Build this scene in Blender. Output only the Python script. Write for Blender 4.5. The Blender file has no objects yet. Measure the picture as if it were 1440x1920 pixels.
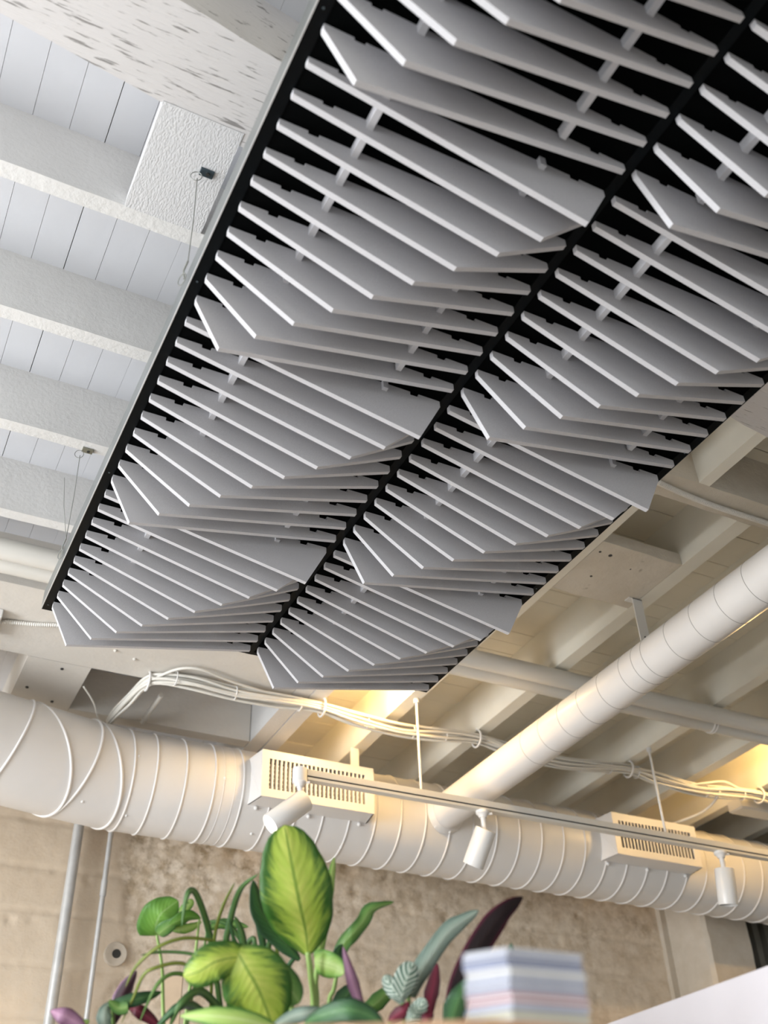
import bpy, bmesh, math, random
import numpy as np
from mathutils import Vector, Matrix, noise

random.seed(7)
SC = bpy.context.scene
COL = SC.collection
S = 1.613            # metres per survey unit (height of the hung panel above the lens)
CZ = 1.15            # lens height above the floor

def V(x, y, z):      # survey units about the lens -> metres above the floor
    return Vector((x * S, y * S, CZ + z * S))

# ------------------------------------------------------------------ camera
CAMR = [[0.8930141909195701, 0.25325256388054995, 0.37200644309500014],
        [-0.4489933720975022, 0.5574201167449592, 0.6983464507395668],
        [-0.030505845813214562, -0.7906617180159692, 0.6114927972063582]]
FPX = 1964.42
cam = bpy.data.objects.new('camera', bpy.data.cameras.new('camera'))
COL.objects.link(cam)
SC.camera = cam
m = Matrix.Identity(4)
for i in range(3):
    m[i][0] = CAMR[i][0]; m[i][1] = -CAMR[i][1]; m[i][2] = -CAMR[i][2]
m[2][3] = CZ
cam.matrix_world = m
cam.data.sensor_fit = 'VERTICAL'
cam.data.sensor_height = 36.0
cam.data.sensor_width = 27.0
cam.data.lens = FPX / 1920 * 36.0
cam.data.clip_start = 0.05
cam.data.dof.use_dof = True
cam.data.dof.focus_distance = 2.75
cam.data.dof.aperture_fstop = 3.2

def P(px, py, depth):        # a point seen at (px, py), `depth` metres along the lens axis
    c = ((px - 720) / FPX * depth, (py - 960) / FPX * depth, depth)
    return Vector([sum(CAMR[i][k] * c[k] for k in range(3)) for i in range(3)]) + Vector((0, 0, CZ))

# ------------------------------------------------------------------ light
world = bpy.data.worlds.new('overcast_sky')
SC.world = world
world.use_nodes = True
bg = world.node_tree.nodes['Background']
bg.inputs[0].default_value = (0.86, 0.93, 1.0, 1)
bg.inputs[1].default_value = 1.2

def area_light(name, loc, direction, sx, sy, power, color):
    d = bpy.data.lights.new(name, 'AREA')
    d.shape = 'RECTANGLE'; d.size = sx; d.size_y = sy; d.energy = power; d.color = color
    o = bpy.data.objects.new(name, d)
    o.location = loc
    o.rotation_euler = Vector(direction).to_track_quat('-Z', 'Y').to_euler()
    COL.objects.link(o)
    return o

# daylight standing in the window openings of the left and the near wall
for wy, pw in ((-2.6, 28), (-0.2, 110), (2.2, 310)):
    area_light('window_daylight', (-3.3, wy, 1.55), (1, 0, 0), 1.9, 1.9, pw, (0.93, 0.965, 1.0))
for wx in (-0.8, 2.2):
    area_light('window_daylight', (wx, -4.3, 1.5), (0, 1, 0), 1.9, 1.8, 11, (0.95, 0.975, 1.0))
# daylight reflected by the pale floor comes from the same windows

vs = SC.view_settings
vs.view_transform = 'Standard'; vs.look = 'None'; vs.gamma = 1.0
vs.use_curve_mapping = False
vs.exposure = -0.34

# ------------------------------------------------------------------ helpers
WO = {}              # world origin of every object built

class MB:
    def __init__(s): s.v = []; s.f = []; s.uv = None
    def add(s, vs_, fs_):
        n = len(s.v); s.v += [Vector(p) for p in vs_]; s.f += [tuple(n + i for i in q) for q in fs_]
        return s
    def box(s, a, b):
        (x0, y0, z0), (x1, y1, z1) = a, b
        return s.add([(x0, y0, z0), (x1, y0, z0), (x1, y1, z0), (x0, y1, z0), (x0, y0, z1), (x1, y0, z1), (x1, y1, z1), (x0, y1, z1)],
                     [(0, 3, 2, 1), (4, 5, 6, 7), (0, 1, 5, 4), (1, 2, 6, 5), (2, 3, 7, 6), (3, 0, 4, 7)])
    def hbox(s, x0, x1, y0, y1, z0, z1):      # a box given in survey units
        return s.box(V(x0, y0, z0), V(x1, y1, z1))
    def prism(s, bottom, top):                # two matching rings of points
        n = len(bottom)
        return s.add(list(bottom) + list(top), [tuple(range(n - 1, -1, -1)), tuple(range(n, 2 * n))] +
                     [(i, (i + 1) % n, n + (i + 1) % n, n + i) for i in range(n)])
    def tube(s, path, r, n=12, caps=True, normals=None):
        path = [Vector(p) for p in path]
        R = r if isinstance(r, (list, tuple)) else [r] * len(path)
        rings = []
        up = None
        for i, p in enumerate(path):
            if normals: t = Vector(normals[i]).normalized()
            else:
                t = (path[min(i + 1, len(path) - 1)] - path[max(i - 1, 0)]).normalized()
            if up is None:
                up = Vector((0, 0, 1)) if abs(t.z) < 0.9 else Vector((0, 1, 0))
            a = (up - t * up.dot(t)).normalized(); b = t.cross(a); up = a
            rings.append([p + (a * math.cos(2 * math.pi * k / n) + b * math.sin(2 * math.pi * k / n)) * R[i] for k in range(n)])
        vs_ = [q for ring in rings for q in ring]; fs_ = []
        for i in range(len(rings) - 1):
            for k in range(n):
                fs_.append((i * n + k, i * n + (k + 1) % n, (i + 1) * n + (k + 1) % n, (i + 1) * n + k))
        if caps:
            fs_.append(tuple(range(n - 1, -1, -1)))
            fs_.append(tuple((len(rings) - 1) * n + k for k in range(n)))
        return s.add(vs_, fs_)
    def torus(s, c, axis, R, r, n=40, k=6):
        axis = Vector(axis).normalized(); c = Vector(c)
        u = (Vector((0, 0, 1)) if abs(axis.z) < 0.9 else Vector((1, 0, 0))).cross(axis).normalized(); w = axis.cross(u)
        vs_ = []; fs_ = []
        for i in range(n):
            a = 2 * math.pi * i / n; d = u * math.cos(a) + w * math.sin(a)
            for j in range(k):
                b = 2 * math.pi * j / k
                vs_.append(c + d * (R + r * math.cos(b)) + axis * (r * math.sin(b)))
        for i in range(n):
            for j in range(k):
                fs_.append((i * k + j, ((i + 1) % n) * k + j, ((i + 1) % n) * k + (j + 1) % k, i * k + (j + 1) % k))
        return s.add(vs_, fs_)
    def ball(s, c, r, n=10, h=6):
        c = Vector(c); vs_ = [c + Vector((0, 0, -r))]; fs_ = []
        for j in range(1, h):
            a = -math.pi / 2 + math.pi * j / h
            vs_ += [c + Vector((math.cos(a) * math.cos(2 * math.pi * i / n), math.cos(a) * math.sin(2 * math.pi * i / n), math.sin(a))) * r for i in range(n)]
        vs_.append(c + Vector((0, 0, r))); L = len(vs_) - 1
        for i in range(n):
            fs_.append((0, 1 + (i + 1) % n, 1 + i))
            fs_.append((L, L - n + i, L - n + (i + 1) % n))
            for j in range(h - 2):
                fs_.append((1 + j * n + i, 1 + j * n + (i + 1) % n, 1 + (j + 1) * n + (i + 1) % n, 1 + (j + 1) * n + i))
        return s.add(vs_, fs_)

def tag(o, label=None, cat=None, group=None, kind=None):
    if label: o['label'] = label
    if cat: o['category'] = cat
    if group: o['group'] = group
    if kind: o['kind'] = kind
    return o

def put(o, origin, parent):
    COL.objects.link(o)
    WO[o.name] = Vector(origin)
    if parent:
        o.parent = parent
        o.location = Vector(origin) - WO[parent.name]
    else:
        o.location = origin
    return o

def empty(name, loc, label, cat, group=None):
    o = bpy.data.objects.new(name, None); o.empty_display_size = 0.1
    put(o, loc, None)
    return tag(o, label, cat, group)

def obj(name, mb, mat, parent=None, smooth=False, bevel=0.0, origin=None, uv=None):
    if origin is None:
        if parent is None or True:
            lo = Vector([min(p[i] for p in mb.v) for i in range(3)]); hi = Vector([max(p[i] for p in mb.v) for i in range(3)])
            origin = (lo + hi) / 2
            origin.z = lo.z if parent is None else origin.z
    me = bpy.data.meshes.new(name)
    me.from_pydata([p - origin for p in mb.v], [], mb.f)
    if uv:
        l = me.uv_layers.new(name='leaf')
        for poly in me.polygons:
            for li in poly.loop_indices:
                l.data[li].uv = uv[me.loops[li].vertex_index]
    me.materials.append(mat)
    if smooth:
        for p in me.polygons: p.use_smooth = True
        if smooth == 'auto':
            try: me.set_sharp_from_angle(angle=math.radians(40))
            except Exception: pass
    o = bpy.data.objects.new(name, me)
    put(o, origin, parent)
    if bevel:
        b = o.modifiers.new('bevel', 'BEVEL'); b.width = bevel; b.segments = 2; b.limit_method = 'ANGLE'
    return o

def share(name, src, origin, parent):         # another copy of a mesh already built
    o = bpy.data.objects.new(name, src.data)
    for md in src.modifiers:
        if md.type == 'BEVEL':
            b = o.modifiers.new('bevel', 'BEVEL'); b.width = md.width; b.segments = md.segments; b.limit_method = 'ANGLE'
    return put(o, origin, parent)

# ------------------------------------------------------------------ materials
def srgb(h):
    h = h.lstrip('#'); c = [int(h[i:i + 2], 16) / 255 for i in (0, 2, 4)]
    return tuple((x / 12.92 if x <= 0.04045 else ((x + 0.055) / 1.055) ** 2.4) for x in c) + (1,)

class NT:
    def __init__(s, name):
        s.m = bpy.data.materials.new(name); s.m.use_nodes = True
        s.t = s.m.node_tree; s.n = s.t.nodes; s.b = s.n['Principled BSDF']; s.co = None
    def new(s, t, **k):
        n = s.n.new(t)
        for a, v in k.items():
            if a.startswith('_'): setattr(n, a[1:], v)
            else: n.inputs[a.replace('__', ' ')].default_value = v
        return n
    def link(s, a, b): s.t.links.new(a, b)
    def coord(s, scale=(1, 1, 1), kind='Object', rot=(0, 0, 0)):
        tc = s.new('ShaderNodeTexCoord'); mp = s.new('ShaderNodeMapping')
        mp.inputs['Scale'].default_value = scale; mp.inputs['Rotation'].default_value = rot
        s.link(tc.outputs[kind], mp.inputs['Vector']); return mp.outputs[0]
    def world(s, scale=(1, 1, 1), rot=(0, 0, 0)):
        g = s.new('ShaderNodeNewGeometry'); mp = s.new('ShaderNodeMapping')
        mp.inputs['Scale'].default_value = scale; mp.inputs['Rotation'].default_value = rot
        s.link(g.outputs['Position'], mp.inputs['Vector']); return mp.outputs[0]
    def noise(s, vec, scale, detail=4, rough=0.55):
        n = s.new('ShaderNodeTexNoise', Scale=scale, Detail=detail, Roughness=rough); s.link(vec, n.inputs['Vector']); return n.outputs['Fac']
    def ramp(s, fac, stops):
        r = s.new('ShaderNodeValToRGB'); e = r.color_ramp.elements
        while len(e) < len(stops): e.new(0.5)
        for q, (p, c) in zip(e, stops): q.position = p; q.color = c
        s.link(fac, r.inputs['Fac']); return r.outputs['Color']
    def mix(s, fac, a, b):
        x = s.new('ShaderNodeMix', _data_type='RGBA')
        for v, i in ((fac, 0), (a, 6), (b, 7)):
            if hasattr(v, 'is_linked'): s.link(v, x.inputs[i])
            else: x.inputs[i].default_value = v
        return x.outputs[2]
    def bump(s, h, strength, dist):
        b = s.new('ShaderNodeBump', Strength=strength, Distance=dist); s.link(h, b.inputs['Height']); s.link(b.outputs[0], s.b.inputs['Normal']); return b
    def base(s, c):
        if hasattr(c, 'is_linked'): s.link(c, s.b.inputs['Base Color'])
        else: s.b.inputs['Base Color'].default_value = c
    def set(s, **k):
        for a, v in k.items(): s.b.inputs[a.replace('__', ' ')].default_value = v
        return s

def paint(name, col, rough=0.5, var=0.06, bs=60, bstr=0.15, bd=0.002, stretch=(1, 1, 1)):
    t = NT(name); t.set(Roughness=rough)
    c = srgb(col); v = t.world(stretch)
    dark = tuple(x * (1 - var) for x in c[:3]) + (1,)
    t.base(t.ramp(t.noise(v, 3.5, 5), [(0.35, dark), (0.65, c)]))
    if bstr: t.bump(t.noise(v, bs, 5, 0.6), bstr, bd)
    return t.m

M = {}
M['plank'] = paint('plank_paint', '#d0d1d5', 0.45, 0.05, 40, 0.12, 0.002, (1, 1, 1))
M['joist'] = paint('joist_paint', '#dfdedc', 0.5, 0.07, 70, 0.45, 0.004)
M['joist_warmlit'] = paint('joist_warmlit_paint', '#f2eee1', 0.5, 0.08, 45, 0.2, 0.003)  # white joist paint with the warm lamplight tinted into its colour
M['plank_warmlit'] = paint('plank_warmlit_paint', '#ece5d3', 0.55, 0.10, 30, 0.2, 0.003)  # same white boards, lamp warmth and extra brightness put into the colour
M['duct'] = paint('duct_paint', '#e2dfdc', 0.38, 0.04, 25, 0.04, 0.001)
M['white'] = paint('white_enamel', '#e9e8e6', 0.3, 0.02, 60, 0.02, 0.001)
M['pipe'] = paint('pipe_paint', '#dcd9d2', 0.4, 0.05, 60, 0.05, 0.001)
M['cable'] = paint('cable_jacket', '#e6e3db', 0.4, 0.05, 60, 0.02, 0.001)
M['rough_white'] = paint('rough_sawn_paint', '#d6d6d7', 0.55, 0.05, 190, 0.7, 0.0035, (1.5, 0.6, 1))
M['plaster'] = paint('beam_plaster', '#dcd7cf', 0.6, 0.07, 35, 0.4, 0.004)
M['slot'] = NT('dark_slot').set(Roughness=0.6).m
bpy.data.materials['dark_slot'].node_tree.nodes['Principled BSDF'].inputs['Base Color'].default_value = (0.03, 0.03, 0.028, 1)

def plain(name, col, rough=0.5, metal=0.0, spec=0.5, var=0.12):
    t = NT(name); t.set(Roughness=rough, Metallic=metal); t.b.inputs['Specular IOR Level'].default_value = spec
    c = srgb(col); d = tuple(x * (1 - var) for x in c[:3]) + (1,)
    t.base(t.ramp(t.noise(t.world(), 14, 4), [(0.4, d), (0.6, c)]))
    return t.m
M['black'] = plain('black_grid_metal', '#060a0d', 0.35, 0.0, 0.1)
M['backing'] = plain('black_backing', '#020303', 0.9, 0.0, 0.05)
M['alu'] = plain('brushed_aluminium', '#8e9292', 0.35, 0.7)
M['steel'] = plain('galvanised_steel', '#c9caca', 0.36, 0.35)
M['wire'] = plain('steel_wire', '#9a9c98', 0.4, 0.6)
M['bracket'] = plain('dark_bracket_metal', '#56646c', 0.4, 0.7)
M['bracket2'] = plain('grey_bracket_metal', '#8b8a7c', 0.4, 0.5)
M['ribbed'] = plain('ribbed_metal', '#8c8b84', 0.6, 0.2)
M['grille_shade'] = plain('grille_throat_shade', '#1c1913', 0.8)  # near-black colour painted in for the shade inside the vents
M['floor'] = plain('floor_concrete', '#d3d2d0', 0.6)
M['roomwall'] = plain('room_wall_paint', '#dcdad6', 0.7)
M['white_cab'] = plain('white_laminate', '#cdc9ce', 0.45, 0.0, 0.5, 0.01)

# felt of the fins
t = NT('grey_felt'); t.set(Roughness=0.95)
v = t.world()
f1 = t.noise(v, 900, 3, 0.7)
t.base(t.ramp(f1, [(0.3, srgb('#b4b3b6')), (0.7, srgb('#cccbce'))]))
t.bump(f1, 0.25, 0.001)
M['felt'] = t.m
# flaking paint on the old timber
t = NT('flaking_paint'); t.set(Roughness=0.6)
v = t.world((2.6, 30, 14), (0, 0, -0.14))
a = t.noise(v, 5.0, 6, 0.6); a2 = t.noise(t.world((1, 1, 1)), 2.2, 3, 0.5)
mm = t.new('ShaderNodeMath', _operation='MULTIPLY_ADD'); t.link(a2, mm.inputs[0]); mm.inputs[1].default_value = 0.35; t.link(a, mm.inputs[2])
flake = t.ramp(mm.outputs[0], [(0.765, (0, 0, 0, 1)), (0.82, (1, 1, 1, 1))])
t.base(t.mix(flake, srgb('#d4d1d0'), srgb('#8e8b89')))
b = t.bump(mm.outputs[0], 0.5, 0.006)
M['flaking'] = t.m
# board-formed concrete of the far wall
t = NT('raw_concrete'); t.set(Roughness=0.85)
v = t.world()
n1 = t.noise(v, 1.3, 6, 0.6); n2 = t.noise(v, 7.0, 6, 0.65); n3 = t.noise(v, 45, 6, 0.7)
c1 = t.ramp(n1, [(0.35, srgb('#c9b69e')), (0.65, srgb('#e3d3bd'))])
n4 = t.noise(v, 19, 5, 0.7)
c2 = t.mix(t.ramp(n4, [(0.42, (0, 0, 0, 1)), (0.60, (0.9, 0.9, 0.9, 1))]), t.ramp(n2, [(0.38, srgb('#96805f')), (0.56, srgb('#d3c1a8'))]), srgb('#ecdfcd'))
attr = t.new('ShaderNodeAttribute', _attribute_name='rough_zone')
cc = t.mix(attr.outputs['Fac'], c1, c2)
t.base(t.mix(t.ramp(n3, [(0.35, (0, 0, 0, 1)), (0.75, (0.3, 0.3, 0.3, 1))]), cc, srgb('#d9cebf')))
t.bump(n3, 0.6, 0.004)
M['concrete'] = t.m
t = NT('pilaster_concrete'); t.set(Roughness=0.85)
v = t.world(); n2 = t.noise(v, 4, 6, 0.65); n3 = t.noise(v, 40, 6, 0.7)
t.base(t.ramp(n2, [(0.35, srgb('#bdb19f')), (0.65, srgb('#d0c6b8'))])); t.bump(n3, 0.45, 0.005)
M['pilaster'] = t.m
t = NT('pitted_concrete'); t.set(Roughness=0.8)
v = t.world(); n2 = t.noise(v, 5, 5, 0.6); n3 = t.noise(v, 26, 6, 0.7)
pit = t.ramp(t.noise(v, 13, 2, 0.5), [(0.26, (0, 0, 0, 1)), (0.30, (1, 1, 1, 1))])
t.base(t.mix(pit, srgb('#8f8470'), t.ramp(n2, [(0.35, srgb('#cfc6b6')), (0.65, srgb('#ddd6c9'))]))); t.bump(n3, 0.6, 0.006)
M['block'] = t.m
# wood
t = NT('ledge_wood'); t.set(Roughness=0.45)
t.base(t.ramp(t.noise(t.world((2, 14, 14)), 3, 5, 0.6), [(0.3, srgb('#b58d6c')), (0.7, srgb('#d3ae8d'))]))
M['wood'] = t.m
def emit(name, col, strength):
    t = NT(name); t.base(srgb('#f5e8d0')); t.b.inputs['Emission Color'].default_value = col; t.b.inputs['Emission Strength'].default_value = strength; return t.m
M['lamp_face'] = emit('lamp_face', (1, 0.93, 0.78, 1), 3)
M['bulb'] = emit('warm_bulb', (1, 0.66, 0.24, 1), 12)

# ------------------------------------------------------------------ setting
XL, XR, YN, YF = -3.2, 7.0, -4.2, 2.75 * S
fl = obj('floor', MB().box((XL - 0.2, YN - 0.2, -0.1), (XR + 0.2, YF + 0.3, 0)), M['floor']); tag(fl, kind='structure')
ZTOP = CZ + 1.36 * S
ceil = obj('ceiling', MB().box((XL - 0.2, YN - 0.2, ZTOP), (XR + 0.2, YF + 0.3, ZTOP + 0.12)), M['plank_warmlit']); tag(ceil, kind='structure')

def wall_with_holes(name, axis, c0, c1, a0, a1, holes, mat):
    # holes: (lo, hi) along the wall, all between z 0.6 and 2.5
    mb = MB(); z0, z1 = 0.6, 2.5
    def bx(p, q, za, zb):
        if axis == 'x': mb.box((c0, p, za), (c1, q, zb))
        else: mb.box((p, c0, za), (q, c1, zb))
    bx(a0, a1, 0, z0); bx(a0, a1, z1, ZTOP)
    p = a0
    for lo, hi in holes: bx(p, lo, z0, z1); p = hi
    bx(p, a1, z0, z1)
    return tag(obj(name, mb, mat), kind='structure')
hl = [(wy - 0.95, wy + 0.95) for wy in (-2.6, -0.2, 2.2)]
wall_with_holes('wall_left', 'x', XL - 0.2, XL, YN, YF, hl, M['roomwall'])
hn = [(wx - 0.95, wx + 0.95) for wx in (-0.8, 2.2)]
wall_with_holes('wall_near', 'y', YN - 0.2, YN, XL - 0.2, XR + 0.2, hn, M['roomwall'])
tag(obj('wall_right', MB().box((XR, YN, 0), (XR + 0.2, YF, ZTOP)), M['roomwall']), kind='structure')
k = 1
for lo, hi in hl:
    fr = MB(); x0, x1 = XL - 0.16, XL - 0.08
    for a, b_ in ((lo, lo + 0.06), (hi - 0.06, hi), ((lo + hi) / 2 - 0.025, (lo + hi) / 2 + 0.025)): fr.box((x0, a, 0.6), (x1, b_, 2.5))
    for a, b_ in ((0.6, 0.66), (2.44, 2.5), (1.5, 1.55)): fr.box((x0, lo + 0.06, a), (x1, hi - 0.06, b_))
    tag(obj('window_%d' % k, fr, M['white']), kind='structure'); k += 1
for lo, hi in hn:
    fr = MB(); x0, x1 = YN - 0.16, YN - 0.08
    for a, b_ in ((lo, lo + 0.06), (hi - 0.06, hi), ((lo + hi) / 2 - 0.025, (lo + hi) / 2 + 0.025)): fr.box((a, x0, 0.6), (b_, x1, 2.5))
    for a, b_ in ((0.6, 0.66), (2.44, 2.5), (1.5, 1.55)): fr.box((lo + 0.06, x0, a), (hi - 0.06, x1, b_))
    tag(obj('window_%d' % k, fr, M['white']), kind='structure'); k += 1

# far wall: board-formed concrete with seams, a broken band and pits, as real relief
def smooth01(a, b, x):
    x = min(1, max(0, (x - a) / (b - a))); return x * x * (3 - 2 * x)
xs = list(np.linspace(-2.0, 0.1, 12)) + list(np.linspace(0.12, 2.5, 240)) + list(np.linspace(2.6, 4.35, 12))
zs = list(np.linspace(-CZ / S, 0.3, 8)) + list(np.linspace(0.31, 1.1, 110)) + [1.2, 1.36]
mb = MB(); zone = []
seams = [0.594, 0.707, 0.833, 0.94, 1.06]
for z in zs:
    for x in xs:
        wob = 0.010 * noise.noise((x * 6, z * 3, 1.7))
        edge = 0.66 + 0.03 * noise.noise((z * 9, 0.3, 4.2)) - 0.02 * math.sin(z * 14)
        rz = smooth01(edge - 0.006, edge + 0.012, x)
        big = noise.fractal((x * 5, z * 5, 3.1), 0.8, 2.0, 5)
        fine = noise.fractal((x * 26, z * 26, 8.3), 0.7, 2.1, 4)
        d = 0.0008 * fine + 0.001 * big
        band = smooth01(0.83, 0.95, z + 0.05 * noise.noise((x * 4, 2.2, 0.4)))
        fade = 1 - 0.45 * smooth01(1.0, 1.7, x)
        d += rz * fade * (0.005 + 0.0024 * fine + 0.0022 * big * (0.5 + band))
        for sz in seams:
            dz = (z - sz - wob * 0.5) / 0.006
            if abs(dz) < 3:
                d += math.exp(-dz * dz) * 0.0065 * (0.5 + 0.9 * abs(noise.noise((x * 30, sz * 9, 0.7)))) * (1 - 0.5 * rz)
        pit = noise.noise((x * 34, z * 34, 5.5))
        if pit > 0.55: d += (pit - 0.55) * 0.03
        mb.v.append(V(x, 2.75 + d, z)); zone.append(rz * (0.55 + 0.45 * band) * fade)
nx = len(xs)
for j in range(len(zs) - 1):
    for i in range(nx - 1):
        q = j * nx + i; mb.f.append((q, q + 1, q + nx + 1, q + nx))
wf = obj('wall_far', mb, M['concrete'], smooth=True); tag(wf, kind='structure')
at_ = wf.data.attributes.new('rough_zone', 'FLOAT', 'POINT'); at_.data.foreach_set('value', zone)
bk = MB().box(V(-2.1, 2.79, -CZ / S), V(4.4, 2.9, 1.36)); obj('backing_masonry', bk, M['roomwall'], wf)
# pilaster at the right end of the wall, with knocked edges
mb = MB(); ring = []
zz = np.linspace(-CZ / S, 1.22, 70)
for z in zz:
    j1 = 0.006 * noise.fractal((z * 14, 1.1, 0), 0.8, 2, 3); j2 = 0.006 * noise.fractal((z * 14, 7.1, 3), 0.8, 2, 3)
    ring.append([V(2.448, 2.76, z), V(2.448 + j1 * .3, 2.58 + j1, z), V(2.458 + j1, 2.567, z), V(2.625 + j2, 2.566, z), V(2.636 + j2 * .4, 2.58, z), V(2.636, 2.76, z)])
for i in range(len(ring) - 1):
    n = len(mb.v); mb.v += ring[i] + ring[i + 1]; mb.f += [(n + a, n + a + 1, n + 7 + a, n + 6 + a) for a in range(5)]
n = len(mb.v); mb.v += ring[-1]; mb.f.append(tuple(n + a for a in range(6)))
obj('pilaster', mb, M['pilaster'], wf)
mb = MB().hbox(2.425, 2.449, 2.735, 2.76, -CZ / S, 1.2)
obj('corner_fillet', mb, M['pilaster'], wf)
# core-drilled plug in the wall
mb = MB(); mb.tube([V(0.654, 2.752, 0.747), V(0.654, 2.738, 0.747)], 0.029 * S, 28); obj('drilled_plug', mb, M['pilaster'], wf, bevel=0.004)
mb = MB(); mb.tube([V(0.655, 2.740, 0.747), V(0.655, 2.737, 0.747)], 0.011 * S, 14); obj('plug_hole', mb, M['slot'], wf)

# ceiling boards on the left run away from the lens, on the right across
ZP = 1.345
src = None
for i in range(-15, 17):
    x0 = 0.0166 + i * 0.0508
    w = 0.0508 - random.choice([0.0003, 0.0005, 0.0012, 0.0004])
    dz = random.uniform(-0.0006, 0.0006)
    mb = MB().hbox(x0, x0 + w, 0.55, 2.74, ZP + dz, 1.36)
    obj('plank', mb, M['plank'], ceil)
for i in range(38):
    y0 = 0.90 + i * 0.0494
    x0 = 0.9
    while x0 < 4.2:
        x1 = min(4.2, x0 + random.uniform(0.9, 1.7)) if False else 4.2
        w = 0.0494 - random.choice([0.0005, 0.0008, 0.0018, 0.0005])
        obj('plank', MB().hbox(x0, x1, y0, y0 + w, ZP + random.uniform(-0.0008, 0.0008), 1.36), M['plank_warmlit'], ceil)
        x0 = x1 + 0.001

def wavy_beam(x0, x1, y0, y1, z0, z1, axis, amp, mat, name, n=40, bev=0.0):
    # a sawn timber whose lower arrises waver slightly
    mb = MB(); rings = []
    for i in range(n + 1):
        u = i / n
        if axis == 'x':
            x = x0 + (x1 - x0) * u; ja = amp * noise.noise((x * 17, y0 * 5, .2)); jb = amp * noise.noise((x * 17, y1 * 5 + 3, .9)); jc = amp * .5 * noise.noise((x * 9, 5.5, z0))
            rings.append([V(x, y0 + ja, z0 + jc), V(x, y1 + jb, z0 + jc), V(x, y1, z1), V(x, y0, z1)])
        else:
            y = y0 + (y1 - y0) * u; ja = amp * noise.noise((y * 17, x0 * 5, .2)); jb = amp * noise.noise((y * 17, x1 * 5 + 3, .9)); jc = amp * .5 * noise.noise((y * 9, x0, z0))
            rings.append([V(x0 + ja, y, z0 + jc), V(x1 + jb, y, z0 + jc), V(x1, y, z1), V(x0, y, z1)])
    for i in range(n):
        q = len(mb.v); mb.v += rings[i] + rings[i + 1]
        mb.f += [(q + a, q + (a + 1) % 4, q + 4 + (a + 1) % 4, q + 4 + a) for a in range(4)]
    q = len(mb.v); mb.v += rings[0] + rings[-1]; mb.f += [(q, q + 3, q + 2, q + 1), (q + 4, q + 5, q + 6, q + 7)]
    return obj(name, mb, mat, ceil)

ZJ = 1.225
for y in (0.931, 1.182, 1.4345, 1.684):
    wavy_beam(-1.95, 0.955, y, y + 0.0255, ZJ, 1.346, 'x', 0.0012, M['joist'], 'joist', 90)
for x in (1.136, 1.391, 1.633, 1.877, 2.12, 2.368, 2.615, 2.862, 3.11, 3.36):
    wavy_beam(x, x + 0.036, 1.137, 2.745, ZJ, 1.346, 'y', 0.0008, M['joist_warmlit'], 'joist', 50)
obj('joist_sister', MB().hbox(1.172, 1.189, 1.137, 1.62, ZJ + 0.0005, 1.346), M['joist_warmlit'], ceil)
# trimmer: two boards side by side at the end of the cross joists
wavy_beam(0.868, 0.910, 1.0, 2.745, ZJ, 1.346, 'y', 0.0008, M['joist'], 'trimmer_board')
wavy_beam(0.912, 0.953, 1.0, 2.745, ZJ - 0.001, 1.346, 'y', 0.0008, M['joist'], 'trimmer_board')
# broad beam between the panel and the duct
wavy_beam(-1.95, 0.866, 1.93, 2.211, ZJ, 1.346, 'x', 0.0015, M['plaster'], 'broad_beam')
obj('bulkhead_board', MB().hbox(0.392, 0.866, 2.432, 2.47, ZJ, 1.346), M['plaster'], ceil)
obj('soffit_board', MB().hbox(0.247, 0.391, 2.213, 2.74, ZJ - 0.0005, 1.346), M['plaster'], ceil)
for sx, sy in ((0.33, 2.24), (0.275, 2.36), (0.345, 2.41)):
    mb = MB(); mb.tube([V(sx, sy, ZJ), V(sx, sy, ZJ - 0.003)], 0.006, 8); obj('screw_head', mb, M['slot'], ceil)
for sx, sy in ((0.33, 2.06), (0.42, 2.11), (0.47, 2.13)):
    mb = MB().ball(V(sx, sy, ZJ - 0.001), 0.007, 8, 6); obj('screw_head', mb, M['plaster'], ceil)
# rough short block with the first cable anchor
wavy_beam(0.111, 0.2195, 0.757, 0.9315, ZJ - 0.001, ZJ + 0.022, 'y', 0.0012, M['rough_white'], 'anchor_block', 30)
# skewed old timber across the whole bay
mb = MB(); rings = []
for i in range(121):
    x = -1.95 + i * 0.041
    ja = 0.0012 * noise.noise((x * 31, .4, .2)); jb = 0.0014 * noise.noise((x * 31, 3.4, .2))
    rings.append([V(x, 0.614 + 0.14 * x + ja, ZJ), V(x, 0.745 + 0.14 * x + jb, ZJ), V(x, 0.745 + 0.14 * x, 1.358), V(x, 0.614 + 0.14 * x, 1.358)])
for i in range(120):
    q = len(mb.v); mb.v += rings[i] + rings[i + 1]; mb.f += [(q + a, q + (a + 1) % 4, q + 4 + (a + 1) % 4, q + 4 + a) for a in range(4)]
obj('old_timber', mb, M['flaking'], ceil)
# cross beam and the blocking on the right
wavy_beam(1.14, 3.4, 1.075, 1.136, ZJ, 1.346, 'x', 0.0015, M['block'], 'cross_beam', 80)
wavy_beam(1.243, 1.268, 0.918, 1.075, ZJ, 1.346, 'y', 0.0008, M['joist_warmlit'], 'short_joist', 12)
wavy_beam(1.190, 1.390, 1.303, 1.486, ZJ, ZJ + 0.028, 'x', 0.004, M['block'], 'blocking_slab', 40)
for hx, hy, hr in ((1.232, 1.337, 0.007), (1.205, 1.335, 0.0045), (1.24, 1.415, 0.005), (1.30, 1.36, 0.004)):
    mb = MB(); mb.tube([V(hx, hy, ZJ + 0.0005), V(hx, hy, ZJ - 0.0008)], hr, 9); obj('bolt_hole', mb, M['slot'], ceil)

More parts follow.
